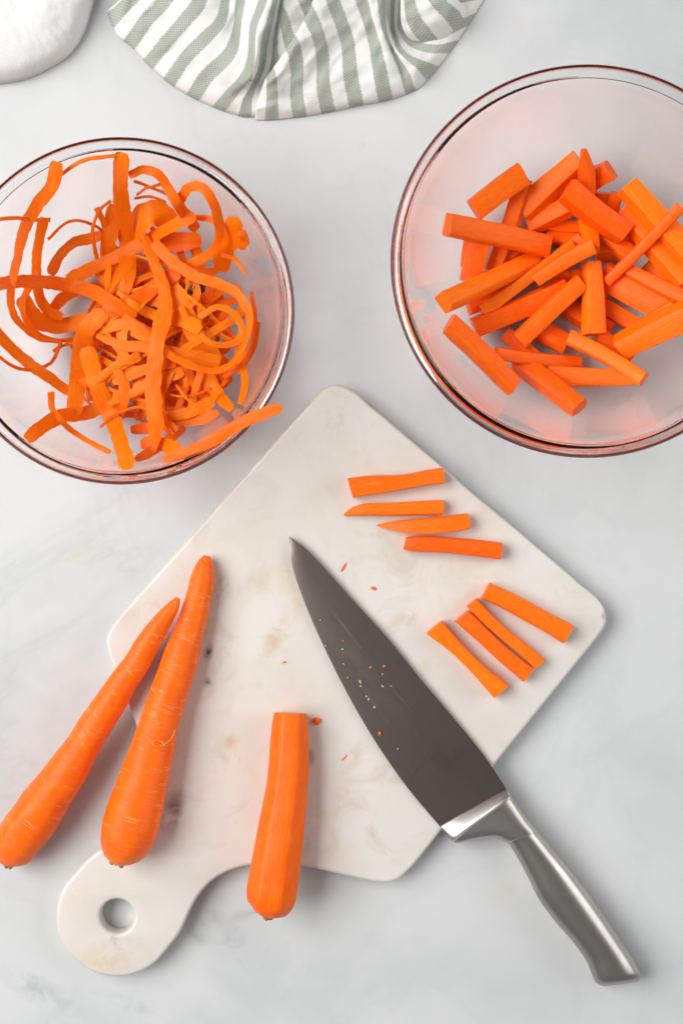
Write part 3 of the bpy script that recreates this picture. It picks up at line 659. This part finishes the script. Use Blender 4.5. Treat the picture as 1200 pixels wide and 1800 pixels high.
carrot_end(350, 510, 24, .016, (-.35, .35, .85), .0262, True, 'carrot end with blackened leaf crown among the peels', 1)
carrot_end(374, 578, 17, .014, (.8, -.2, .3), .020, False, 'small round carrot end under a loop of peel', 2)
def wpath(w0, *p, w1=None):
    n = len(p); return [(x, y, w0 + ((w1 if w1 is not None else w0) - w0) * i / (n - 1)) for i, (x, y) in enumerate(p)]
PEELS = [  # traced, lowest first
 (wpath(95, (520, 420), (560, 350), (620, 325), (690, 360), w1=80), dict(arch=.008, roll=[-.5, 0, .5]), 'very broad dark curl of peel under the arching one'),
 (wpath(70, (640, 430), (720, 440), (800, 430), w1=60), dict(arch=.004), 'short broad peel beside the very broad dark curl'),
 (wpath(40, (870, 1120), (800, 1150), (700, 1150), (600, 1180), (520, 1190)), {}, 'flat carrot peel low on the glass near the peel over the rim'),
 (wpath(46, (560, 1250), (640, 1245), (700, 1265), (720, 1270)), {}, 'short ragged peel scrap on the glass'),
 (wpath(14, (280, 222), (370, 175), (430, 158), (500, 146)), dict(arch=.004), 'thin thread of peel reaching towards the upright stubby-ended peel'),
 (wpath(12, (190, 430), (255, 368), (310, 355), (375, 375), (420, 405)), dict(arch=.006), 'thin arched thread of peel over bare glass'),
 (wpath(16, (0, 432), (80, 392), (150, 376), (212, 364)), dict(arch=.004), 'thin straight thread crossing a notched brown-marked peel'),
 (wpath(38, (200, 570), (235, 490), (290, 440), (350, 426), (410, 408)), {}, 'hook-shaped peel beside the thin arched thread'),
 (wpath(60, (78, 655), (130, 735), (210, 775), (300, 765), (395, 740), (470, 720)), {}, 'wide peel with dark cross marks swinging under the heap'),
 (wpath(36, (172, 340), (160, 430), (145, 540), (150, 640), (190, 715), (250, 740)), {}, 'narrow peel hanging straight beside the notched brown-marked one'),
 (wpath(14, (440, 275), (395, 315), (370, 390), (380, 480), (400, 570)), dict(arch=.006), 'thin bowed thread standing at the edge of the tangle'),
 (wpath(24, (385, 305), (405, 350), (430, 420), (470, 500)), {}, LOW), (wpath(55, (455, 290), (440, 380), (430, 470), (450, 560), (480, 640)), {}, LOW),
 (wpath(12, (540, 208), (600, 228), (670, 255)), dict(arch=.004), 'short thin thread beside the arching peel'), (wpath(10, (535, 266), (600, 262), (660, 282)), dict(arch=.004), 'short thin thread beside the arching peel'),
 (wpath(12, (545, 255), (600, 228), (650, 215)), dict(arch=.004), 'short thin thread beside the arching peel'),
 (wpath(22, (780, 345), (830, 350), (880, 375)), {}, LOW),
 (wpath(30, (150, 560), (90, 690), (130, 790), (210, 832), (300, 830), w1=14), {}, 'narrow curl bowing out beyond the wide marked peel'),
 (wpath(14, (0, 900), (60, 940), (130, 952), (200, 925), (232, 872), (245, 830)), {}, 'thin S-shaped thread on the glass'),
 (wpath(44, (-40, 760), (0, 808), (60, 875), (130, 935), (210, 992), (280, 1045), w1=34), {}, 'straight dark-skinned peel lying on bare glass'),
 (wpath(48, (115, 1232), (170, 1182), (250, 1135), (330, 1128), (420, 1090), (520, 1042), (600, 1005), (700, 962)), {}, 'peel with a torn frayed end reaching the glass wall'),
 (wpath(26, (205, 1040), (212, 1110), (260, 1170), (330, 1222), (440, 1282), w1=20), {}, 'slender peel looping over the torn frayed one'),
 (wpath(34, (450, 1002), (530, 970), (600, 942), (700, 925)), {}, LOW), (wpath(30, (380, 1000), (470, 930), (560, 900)), {}, LOW),
 (wpath(32, (540, 1312), (610, 1270), (680, 1222), (735, 1178)), {}, 'short peel pointing away from the round-ended peel'),
 (wpath(60, (932, 345), (925, 420), (895, 480), (880, 560)), dict(roll=[.2, 0, -.2]), 'broad clipped peel standing apart near the bowl wall'),
 (wpath(32, (962, 395), (975, 430), (955, 470)), {}, 'small scrap of peel beside the broad clipped one'), (wpath(26, (880, 490), (935, 510), (978, 568), w1=12), {}, 'small scrap of peel beside the broad clipped one'),
 (wpath(30, (730, 545), (830, 492), (872, 435), (872, 365), (850, 290), (810, 238), (762, 236), (728, 275), (715, 330), w1=34), dict(arch=.010), 'tall hoop of peel arching beside the broad clipped one'),
 (wpath(22, (1028, 760), (1015, 850), (975, 925), (940, 960)), {}, 'thin peel hugging the outside of the big sweeping curl'), (wpath(30, (955, 900), (975, 1000), (958, 1090), w1=24), {}, 'narrow peel dangling below the big sweeping curl'),
 (wpath(16, (1000, 640), (1015, 740), (1000, 850), (960, 930), (890, 980)), {}, 'thin peel hugging the outside of the big sweeping curl'),
 (wpath(60, (690, 620), (735, 715), (770, 800), (820, 870), (870, 925)), {}, 'wide peel running down under the big sweeping curl'),
 (wpath(34, (640, 500), (720, 545), (800, 565), (870, 560)), dict(arch=.003), 'short peel lying half over the blackened carrot end'),
 (wpath(60, (395, 820), (480, 852), (580, 862), (680, 882), (780, 902), (875, 925)), {}, 'wide level peel crossing under the long pale peel'),
 (wpath(60, (800, 945), (835, 1000), (875, 1060), (925, 1112), w1=34), dict(ragged=.25), 'peel with a ragged torn end below the sweeping curl'),
 (wpath(24, (790, 745), (860, 702), (922, 722), (962, 782), (942, 838), (880, 852), (820, 832), (750, 755), (720, 700)), dict(arch=.006), 'closed round loop of peel over a small carrot end'),
 (wpath(24, (725, 940), (742, 1010), (715, 1090), (690, 1150)), {}, LOW), (wpath(26, (800, 960), (775, 1040), (760, 1110)), {}, LOW),
 (wpath(8, (640, 1040), (720, 1057), (800, 1042), (835, 1020)), dict(arch=.003), 'hair-thin thread crossing the torn-ended peel'),
 (wpath(58, (512, 125), (500, 190), (490, 280), (500, 370), (512, 470), (505, 570), (480, 660)), dict(roll=[.25, .1, -.1, .2]), 'wide stubby-ended peel standing upright at the towel side of the tangle'),
 (wpath(26, (528, 200), (580, 166), (640, 190), (682, 250), (710, 300), (745, 345), (785, 395), w1=44), dict(arch=.010), 'arching peel ending in a pale torn tip'),
 (wpath(50, (330, 805), (390, 752), (470, 712), (560, 662), (640, 602), (710, 560)), {}, 'straight peel slanting across the middle under the pale one'),
 (wpath(46, (-20, 625), (60, 607), (150, 602), (230, 607), (330, 625), (400, 655), (470, 700), (540, 745)), dict(arch=.003), 'long level peel reaching out past the notched one towards the bowl rim'),
 (wpath(52, (268, 170), (240, 255), (165, 325), (112, 405), (85, 490), (58, 580), (45, 680), (75, 760), (150, 822), (235, 838), w1=16), dict(roll=[0, .1, .1, .6]), 'notched peel with brown marks along it, its end curled into a thread'),
 (wpath(42, (785, 352), (700, 386), (600, 432), (500, 482), (400, 532), (330, 566), (268, 592)), {}, 'long straight diagonal peel over the upright one'),
 (wpath(60, (420, 720), (345, 790), (322, 900), (312, 1000), (292, 1130), w1=50), {}, 'smooth wide peel bent over in the middle of the heap'),
 (wpath(56, (345, 860), (390, 1020), (440, 1130), (480, 1240), (512, 1345)), dict(roll=[0, .1, 0]), 'wide round-ended peel reaching down over the bowl edge'),
 (wpath(38, (610, 445), (690, 520), (780, 580), (880, 612), (950, 655), (992, 735), (980, 825), (930, 918), (860, 955), (780, 940), (690, 900), (620, 842), (560, 782), (495, 735), w1=24), dict(arch=.006, roll=[0, .1, .5, .9, .7, .3, .2]), 'big sweeping curl of peel circling the tangle'),
 (wpath(52, (430, 1088), (520, 1045), (600, 1005), (730, 955)), {}, 'broad peel with pale edges crossing low under the long pale peel'),
 (wpath(44, (560, 1085), (640, 1130), (740, 1125), (850, 1075)), {}, 'peel bridging from the long pale peel to the torn-ended one'),
 (wpath(40, (690, 960), (640, 1060), (650, 1150), (700, 1200), w1=26), {}, 'bent peel tucked beside the lower end of the long pale peel'),
 (wpath(42, (470, 640), (540, 700), (640, 740), (740, 760), (800, 800)), {}, 'peel slanting through the middle under the long pale peel'),
 (wpath(36, (400, 900), (470, 960), (500, 1040), (470, 1120)), {}, 'bent peel between the round-ended and the long pale peel'),
 (wpath(10, (400, 1180), (470, 1120), (560, 1100), (640, 1140), (690, 1210)), dict(arch=.004), 'fine thread looped over the lower nest of peels'),
 (wpath(9, (700, 1010), (760, 1080), (830, 1090), (880, 1040)), dict(arch=.004), 'fine thread beside the torn-ended peel'),
 (wpath(16, (562, 382), (590, 460), (625, 550), (655, 640), (650, 740), (625, 840), (612, 950), (612, 1080), (620, 1180), (602, 1282)), dict(arch=.004), 'long pale peel running down the middle on top of all others'),
]
for k, (path, kw, lab) in enumerate(PEELS):
    if 'long pale' in lab: path = [(x, y, w_) for (x, y, _), w_ in zip(path, (16, 30, 38, 46, 50, 52, 52, 54, 50, 34))]
    kw = dict(kw); kw.setdefault('roll', [r_.uniform(-.28, .28) for _ in range(3)])
    if lab == LOW: m_ = path[len(path) // 2]; lab = fill_label(m_[0] / s1_, 230 + m_[1] / s1_, m_[2] / s1_)
    tag(ribbon(path, 400 + k, **kw), lab, 'carrot peel', GP)
tag(ribbon(wpath(40, (650, 1312), (750, 1282), (860, 1224), (960, 1164), (1050, 1124), (1120, 1100)), 480, zs=[.072, .0775, .082, .0835, .087, .091], roll=[.15, .1, 0, 0], ragged=.06),
    'peel lying across the bowl rim with its end sticking out over the counter', 'carrot peel', GP)
print('peel top', BL.h[np.hypot(BL.X, BL.Y) < BL.ri - .02].max())

# ------------------------------------------------------------------ chef's knife
def kz(px, py):      # height of the knife's middle plane: rests on the board's edge and on its butt
    s = ((px - 508) * .617 + (py - 942) * .787)
    return .0170 - (.0170 - .0118) * s / 1008 - .0007
def knife():
    root = empty('chef_knife', P(850, 1430, 0)); loc = -root.location
    spine = catmull([(508, 942), (540, 967), (580, 1010), (620, 1055), (680, 1121), (740, 1195), (800, 1266), (850, 1328), (889, 1386)], 40)
    edge = catmull([(508, 942), (511, 985), (525, 1032), (550, 1095), (585, 1170), (625, 1246), (670, 1320), (720, 1390), (774, 1454)], 40)
    v, f, uv = [], [], []
    for i, (a, b) in enumerate(zip(spine, edge)):
        th = .0006 + .0013 * min(1, i / 25)
        for (q, k, hgt) in ((0, 0, 1), (.42, 0, .90), (.95, 0, .22), (1, 0, .05), (1, 0, -.05), (.42, 0, -.90), (0, 0, -1)):
            p = a * (1 - q) + b * q; z = kz(*p) + hgt * th; v.append(P(p[0], p[1], z)); uv.append((i / 8, q))
    n = 7
    for i in range(39):
        for j in range(n):
            f.append((i * n + j, i * n + (j + 1) % n, (i + 1) * n + (j + 1) % n, (i + 1) * n + j))
    f.append(tuple(range(39 * n, 40 * n)))
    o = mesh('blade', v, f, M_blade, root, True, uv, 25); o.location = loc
    def body(name, st, mat, pw, cap0=True):
        a = catmull(st, 6 * len(st)); rings, uvs = [], []; K = 36
        for i, (sx, sy, ex, ey, t) in enumerate(a):
            A, B = np.array([sx, sy]), np.array([ex, ey]); c = (A + B) / 2; z = kz(*c); r = []
            for j in range(K):
                th = 2 * math.pi * j / K; cx = math.copysign(abs(math.cos(th)) ** (2 / pw), math.cos(th)); cz = math.copysign(abs(math.sin(th)) ** (2 / pw), math.sin(th))
                q = c + (A - B) / 2 * cx; r.append(P(q[0], q[1], z + cz * t / 2)); uvs.append((j / K * 2, i / len(a) * 6))
            rings.append(r)
        v, f = loft(rings); o = mesh(name, v, f, mat, root, True, uvs, 60); o.location = loc
    body('bolster', [(889, 1386, 774, 1454, .0036), (893, 1391, 782, 1464, .0085), (897, 1398, 790, 1474, .0130), (899, 1401, 795, 1479, .0138)], M_bolster, 4.5)
    body('collar', [(899, 1401.5, 796, 1480, .0136), (906, 1411, 806, 1482, .0142), (918, 1427, 840, 1476, .0155), (932, 1445, 868, 1473, .0168), (946, 1461, 890, 1481, .0178)], M_handle, 2.6)
    body('handle', [(946.6, 1461.6, 890.6, 1481.6, .0184), (952, 1468, 896, 1487, .0184), (970, 1490, 908, 1506, .0188), (1000, 1526, 926, 1540, .0196), (1030, 1565, 946, 1580, .0204), (1060, 1606, 975, 1620, .0210), (1090, 1650, 1008, 1658, .0216),
         (1112, 1684, 1030, 1690, .0218), (1124, 1706, 1040, 1715, .0216), (1127, 1718, 1047, 1728, .0200), (1120, 1726, 1060, 1734, .0120)], M_handle, 2.05)
    tag(root, "chef's knife with dark satin blade and brushed steel handle", 'knife')
knife()

# ------------------------------------------------------------------ crumbs
def crumb(px, py, lx, ly, ang, z, label, seed, group, mat=None):
    r = random.Random(seed); c = P(px, py, z); v = []; a = math.radians(ang)
    ico = bmesh.new(); bmesh.ops.create_icosphere(ico, subdivisions=2, radius=1)
    f = [tuple(x.index for x in q.verts) for q in ico.faces]
    for q in ico.verts:
        k = 1 + .5 * noise.noise(q.co * 1.7 + Vector((seed, 0, 0))); x, y, zz = q.co.x * L(lx) / 2 * k, q.co.y * L(ly) / 2 * k, max(q.co.z, -.6) * L(min(lx, ly)) / 2 * .7 * k
        v.append((c.x + x * math.cos(a) - y * math.sin(a), c.y + x * math.sin(a) + y * math.cos(a), z + L(min(lx, ly)) * .2 + zz))
    ico.free(); o = mesh('carrot_crumb', v, f, mat or M_crumb, None, True, [(q[0] * 30, q[1] * 30) for q in v]); origin_to(o, c); tag(o, label, 'crumb', group)
GC, GK = 'crumbs on the board', 'crumbs on the blade'
crumb(557, 1267, 14, 12, 20, BZ, 'larger triangular carrot crumb beside the peeled carrot', 1, GC)
crumb(604, 997, 17, 4, 58, BZ, 'thin sliver of carrot on the board near the blade', 2, GC)
crumb(656, 1034, 11, 6, -20, BZ, 'small rounded carrot crumb on the board near the blade', 3, GC)
crumb(605, 1332, 12, 3, 45, BZ, 'faint carrot sliver on the board between peeled carrot and knife', 4, GC)
crumb(500, 1164, 5, 3, 15, BZ, 'tiny carrot fleck on the board facing the knife edge', 5, GC)
for k, (x, y, s_) in enumerate([(651, 1173, 6), (675, 1171, 6), (633, 1198, 8), (634, 1206, 5), (644, 1224, 5), (648, 1229, 6), (658, 1243, 6), (667, 1289, 8), (602, 1141, 5), (603, 1127, 4), (563, 1090, 4), (672, 1185, 4), (687, 1206, 4),
                               (672, 1206, 6), (611, 1191, 4), (699, 1316, 4), (604, 1167, 4), (572, 1135, 4)]):
    zz = kz(x, y) + .0013
    pale = k not in (0, 1, 7, 9)
    crumb(x, y, s_ * .95, s_ * .6, rnd.uniform(0, 180), zz, 'tiny pale fleck stuck to the dark knife blade' if pale else 'tiny orange carrot fleck stuck to the dark knife blade', 20 + k, GK, M_fleck if pale else None)

# a curled pale fibre on the thick carrot
def fibre():
    pts = catmull([(307, 1283), (304, 1294), (295, 1304), (285, 1310), (272, 1311), (268, 1305), (275, 1301), (284, 1304), (290, 1311)], 60); v = []; rings = []
    for i, (x, y) in enumerate(pts):
        c = P(x, y, BZ + .0258 - .004 * max(0, (x - 285) / 22) ** 2); rings.append([c + Vector((math.cos(h * 1.257), 0, math.sin(h * 1.257))) * .00022 for h in range(5)])
    v, f = loft(rings); o = mesh('root_fibre', v, f, M_fibre); origin_to(o, P(285, 1305, BZ + .025)); tag(o, 'thin curled pale root fibre stuck on the thick carrot', 'fibre')
fibre()

# ------------------------------------------------------------------ towels
def sheet_patch(curves, nv, sub, wr=1.0):
    """curves: list of (u, [(px, py, mm), ...]); returns vertices, faces, uvs of one draped patch"""
    rows = [catmull(c, nv) for _, c in curves]; us = [u for u, _ in curves]
    A = np.array(rows); fine, fu = [], []
    e = np.concatenate([[2 * A[0] - A[1]], A, [2 * A[-1] - A[-2]]])
    for i in range(len(A) - 1):
        for t in np.linspace(0, 1, sub, endpoint=False):
            p0, p1, p2, p3 = e[i:i + 4]
            fine.append(.5 * ((2 * p1) + (p2 - p0) * t + (2 * p0 - 5 * p1 + 4 * p2 - p3) * t * t + (3 * p1 - p0 - 3 * p2 + p3) * t ** 3)); fu.append(us[i] + (us[i + 1] - us[i]) * t)
    fine.append(A[-1]); fu.append(us[-1]); v, uv, f = [], [], []
    for k, row in enumerate(fine):
        d = 0
        for j, (x, y, z) in enumerate(row):
            if j: d += math.dist(row[j][:2], row[j - 1][:2])
            zz = max(.4, z) + wr * 2.2 * noise.noise(Vector((x / 38, y / 26, 3))) * min(1, d / 30) + wr * 1.6 * (1 - abs(noise.noise(Vector((x / 45 + y / 60, y / 70, 5)))) * 5 if abs(noise.noise(Vector((x / 45 + y / 60, y / 70, 5)))) < .2 else 0) * min(1, d / 40) + .6 * noise.noise(Vector((x / 11, y / 11, 9))) * min(1, d / 20)
            v.append(P(x, y, max(.0006, zz * .001))); uv.append((fu[k], d / 46))
    for k in range(len(fine) - 1):
        for j in range(nv - 1): f.append((k * nv + j, k * nv + j + 1, (k + 1) * nv + j + 1, (k + 1) * nv + j))
    return v, f, uv
def cloth(name, patches, mat, label, cat, wr=1.0):
    V, F, U = [], [], []
    for c, nv, sub in patches:
        v, f, u = sheet_patch(c, nv, sub, wr); b = len(V); V += v; U += u; F += [tuple(i + b for i in q) for q in f]
    o = mesh(name, V, F, mat, None, True, U)
    bm = bmesh.new(); bm.from_mesh(o.data)
    for q in bm.faces:
        if q.normal.z < 0: q.normal_flip()
    bm.to_mesh(o.data); bm.free()
    m = o.modifiers.new('thickness', 'SOLIDIFY'); m.thickness = .0016; m.offset = -1
    tag(o, label, cat); return o
def hem(c):   # rounded turn at the cloth's folded edge
    (x0, y0, z0), (x1, y1, z1) = c[0], c[1]
    k = min(.5, 13 / math.dist((x0, y0), (x1, y1))); return [c[0], (x0 + (x1 - x0) * k, y0 + (y1 - y0) * k, z0 + (z1 - z0) * .55)] + list(c[1:])
TA = [(-.3, [(187, 20, 1), (205, 5, 8), (225, -20, 11), (240, -90, 12)]), (.5, [(206, 62, 1), (235, 25, 9), (262, -5, 12), (290, -90, 13)]),
      (1, [(229, 81, 1), (259, 36, 10), (292, 0, 13), (340, -90, 14)]), (2, [(260, 114, 1), (295, 72, 9), (328, 33, 15), (352, 0, 13), (385, -90, 14)]),
      (3, [(296, 146, 1), (328, 99, 11), (364, 63, 16), (388, 39, 14), (397, 0, 9), (400, -90, 11)]), (4, [(338, 172, 1), (364, 132, 11), (400, 99, 18), (413, 69, 14), (421, 0, 8), (425, -90, 9)]),
      (5, [(383, 192, 1), (409, 162, 10), (433, 135, 20), (442, 99, 20), (445, 45, 17), (463, 0, 18), (480, -90, 16)]), (5.6, [(410, 201, 1), (424, 172, 9), (440, 146, 14), (451, 112, 20), (456, 60, 21), (473, 5, 23), (492, -90, 20)]),
      (6, [(432, 206, 1), (434, 175, 8), (447, 148, 11), (460, 120, 13), (466, 78, 16), (482, 15, 20), (505, -90, 20)]),
      (6.7, [(462, 200, 1), (466, 150, 7), (474, 118, 10), (479, 75, 11), (488, 20, 14), (508, -90, 12)]),
      (7.2, [(500, 160, .6), (494, 120, 7), (487, 85, 9), (490, 40, 11), (496, 0, 13), (510, -90, 6)]), (8, [(535, 130, .6), (525, 100, 7), (510, 78, 9), (497, 30, 12), (490, 0, 13), (514, -90, 6)]),
      (9, [(580, 100, .6), (565, 60, 7), (548, 25, 11), (535, -10, 13), (525, -90, 6)]), (9.6, [(620, 70, .6), (600, 30, 3), (580, 0, 5), (565, -30, 5), (550, -90, 6)])]
TB = [(6.35, [(448, 211, 1), (450, 190, 7), (456, 165, 9), (462, 148, 12), (466, 138, 9), (468, 139, 5)]), (7, [(479, 211, 1), (479, 190, 8), (479, 165, 13), (476, 140, 19), (473, 129, 17), (477, 131, 9)]),
      (8, [(527, 206, 1), (521, 165, 11), (522, 115, 20), (517, 85, 26), (511, 74, 24), (517, 77, 13)]), (9, [(577, 198, 1), (568, 150, 12), (567, 99, 17), (557, 55, 26), (541, 22, 27), (548, 25, 15)]),
      (10, [(626, 187, 1), (615, 128, 13), (610, 73, 16), (595, 29, 22), (584, 0, 26), (568, -50, 27)]), (11, [(676, 178, 1), (665, 117, 13), (655, 66, 15), (643, 26, 18), (635, 0, 21), (620, -60, 22)]),
      (11.6, [(705, 169, 1), (693, 122, 12), (678, 80, 16), (664, 42, 20), (658, 10, 21), (650, -60, 22)]),
      (12, [(723, 162, 1), (709, 124, 9), (690, 90, 11), (677, 55, 16), (672, 20, 19), (668, -60, 20)]), (12.5, [(739, 152, 1), (724, 122, 12), (700, 94, 13), (686, 66, 12), (682, 35, 11), (682, -60, 14)]),
      (13, [(763, 126, 1), (738, 112, 13), (712, 97, 13), (697, 74, 7), (690, 40, 4), (692, -60, 4)]), (14, [(797, 82, 1), (762, 86, 8), (727, 78, 5), (708, 58, 2), (702, 30, 2), (708, -60, 3)]),
      (15, [(828, 35, 1), (792, 52, 7), (752, 52, 4), (728, 32, 2), (718, 5, 2), (722, -60, 3)]), (15.8, [(853, -5, 1), (820, 0, 7), (780, 5, 4), (750, 0, 2), (735, -20, 2), (732, -70, 3)])]
TC = [(.5, [(725, 73, 5), (714, 62, 9), (705, 40, 15), (704, 0, 18), (706, -70, 16)]), (1, [(757, 76, 5), (742, 60, 13), (723, 32, 19), (716, -10, 21), (718, -70, 19)]),
      (1.5, [(786, 67, 5), (772, 45, 16), (750, 14, 23), (735, -20, 23), (735, -70, 22)]), (2, [(808, 46, 5), (797, 30, 17), (774, 10, 24), (752, -15, 25), (748, -70, 24)]),
      (2.5, [(822, 20, 5), (810, 5, 16), (790, -15, 23), (775, -30, 25), (770, -70, 25)])]
cloth('striped_towel', [([(u, hem(c)) for u, c in TA], 40, 7), ([(u, hem(c)) for u, c in TB], 40, 7), (TC, 26, 8)], M_towel, 'white cotton towel with grey-green stripes, crumpled in folds', 'towel')
TD = [(0, [(-170, 150, 1), (-172, 110, 13), (-175, 40, 18), (-180, -90, 18)]), (1, [(-80, 151, 1), (-84, 112, 13), (-92, 45, 18), (-110, -90, 18)]), (2, [(0, 148, 1), (-8, 113, 14), (-22, 50, 19), (-50, -90, 19)]), (3, [(50, 138, 1), (35, 103, 15), (10, 42, 20), (-20, -90, 20)]),
      (4, [(92, 118, 1), (72, 87, 15), (40, 32, 20), (5, -90, 20)]), (5, [(118, 101, 1), (94, 74, 15), (60, 20, 21), (25, -90, 20)]), (6, [(138, 78, 1), (110, 54, 15), (76, 5, 22), (40, -90, 20)]), (7, [(152, 50, 1), (126, 34, 16), (90, -12, 22), (55, -90, 20)]),
      (8, [(161, 22, 1), (138, 8, 16), (104, -30, 22), (70, -90, 20)]), (9, [(168, -3, 1), (146, -14, 16), (116, -50, 20), (85, -90, 18)]), (10, [(176, -40, 1), (152, -48, 14), (125, -70, 18), (105, -92, 16)])]
cloth('white_cloth', [([(u, hem(c)) for u, c in TD], 30, 8)], M_cloth, 'plain white cotton cloth with a rounded fold', 'cloth', .2)
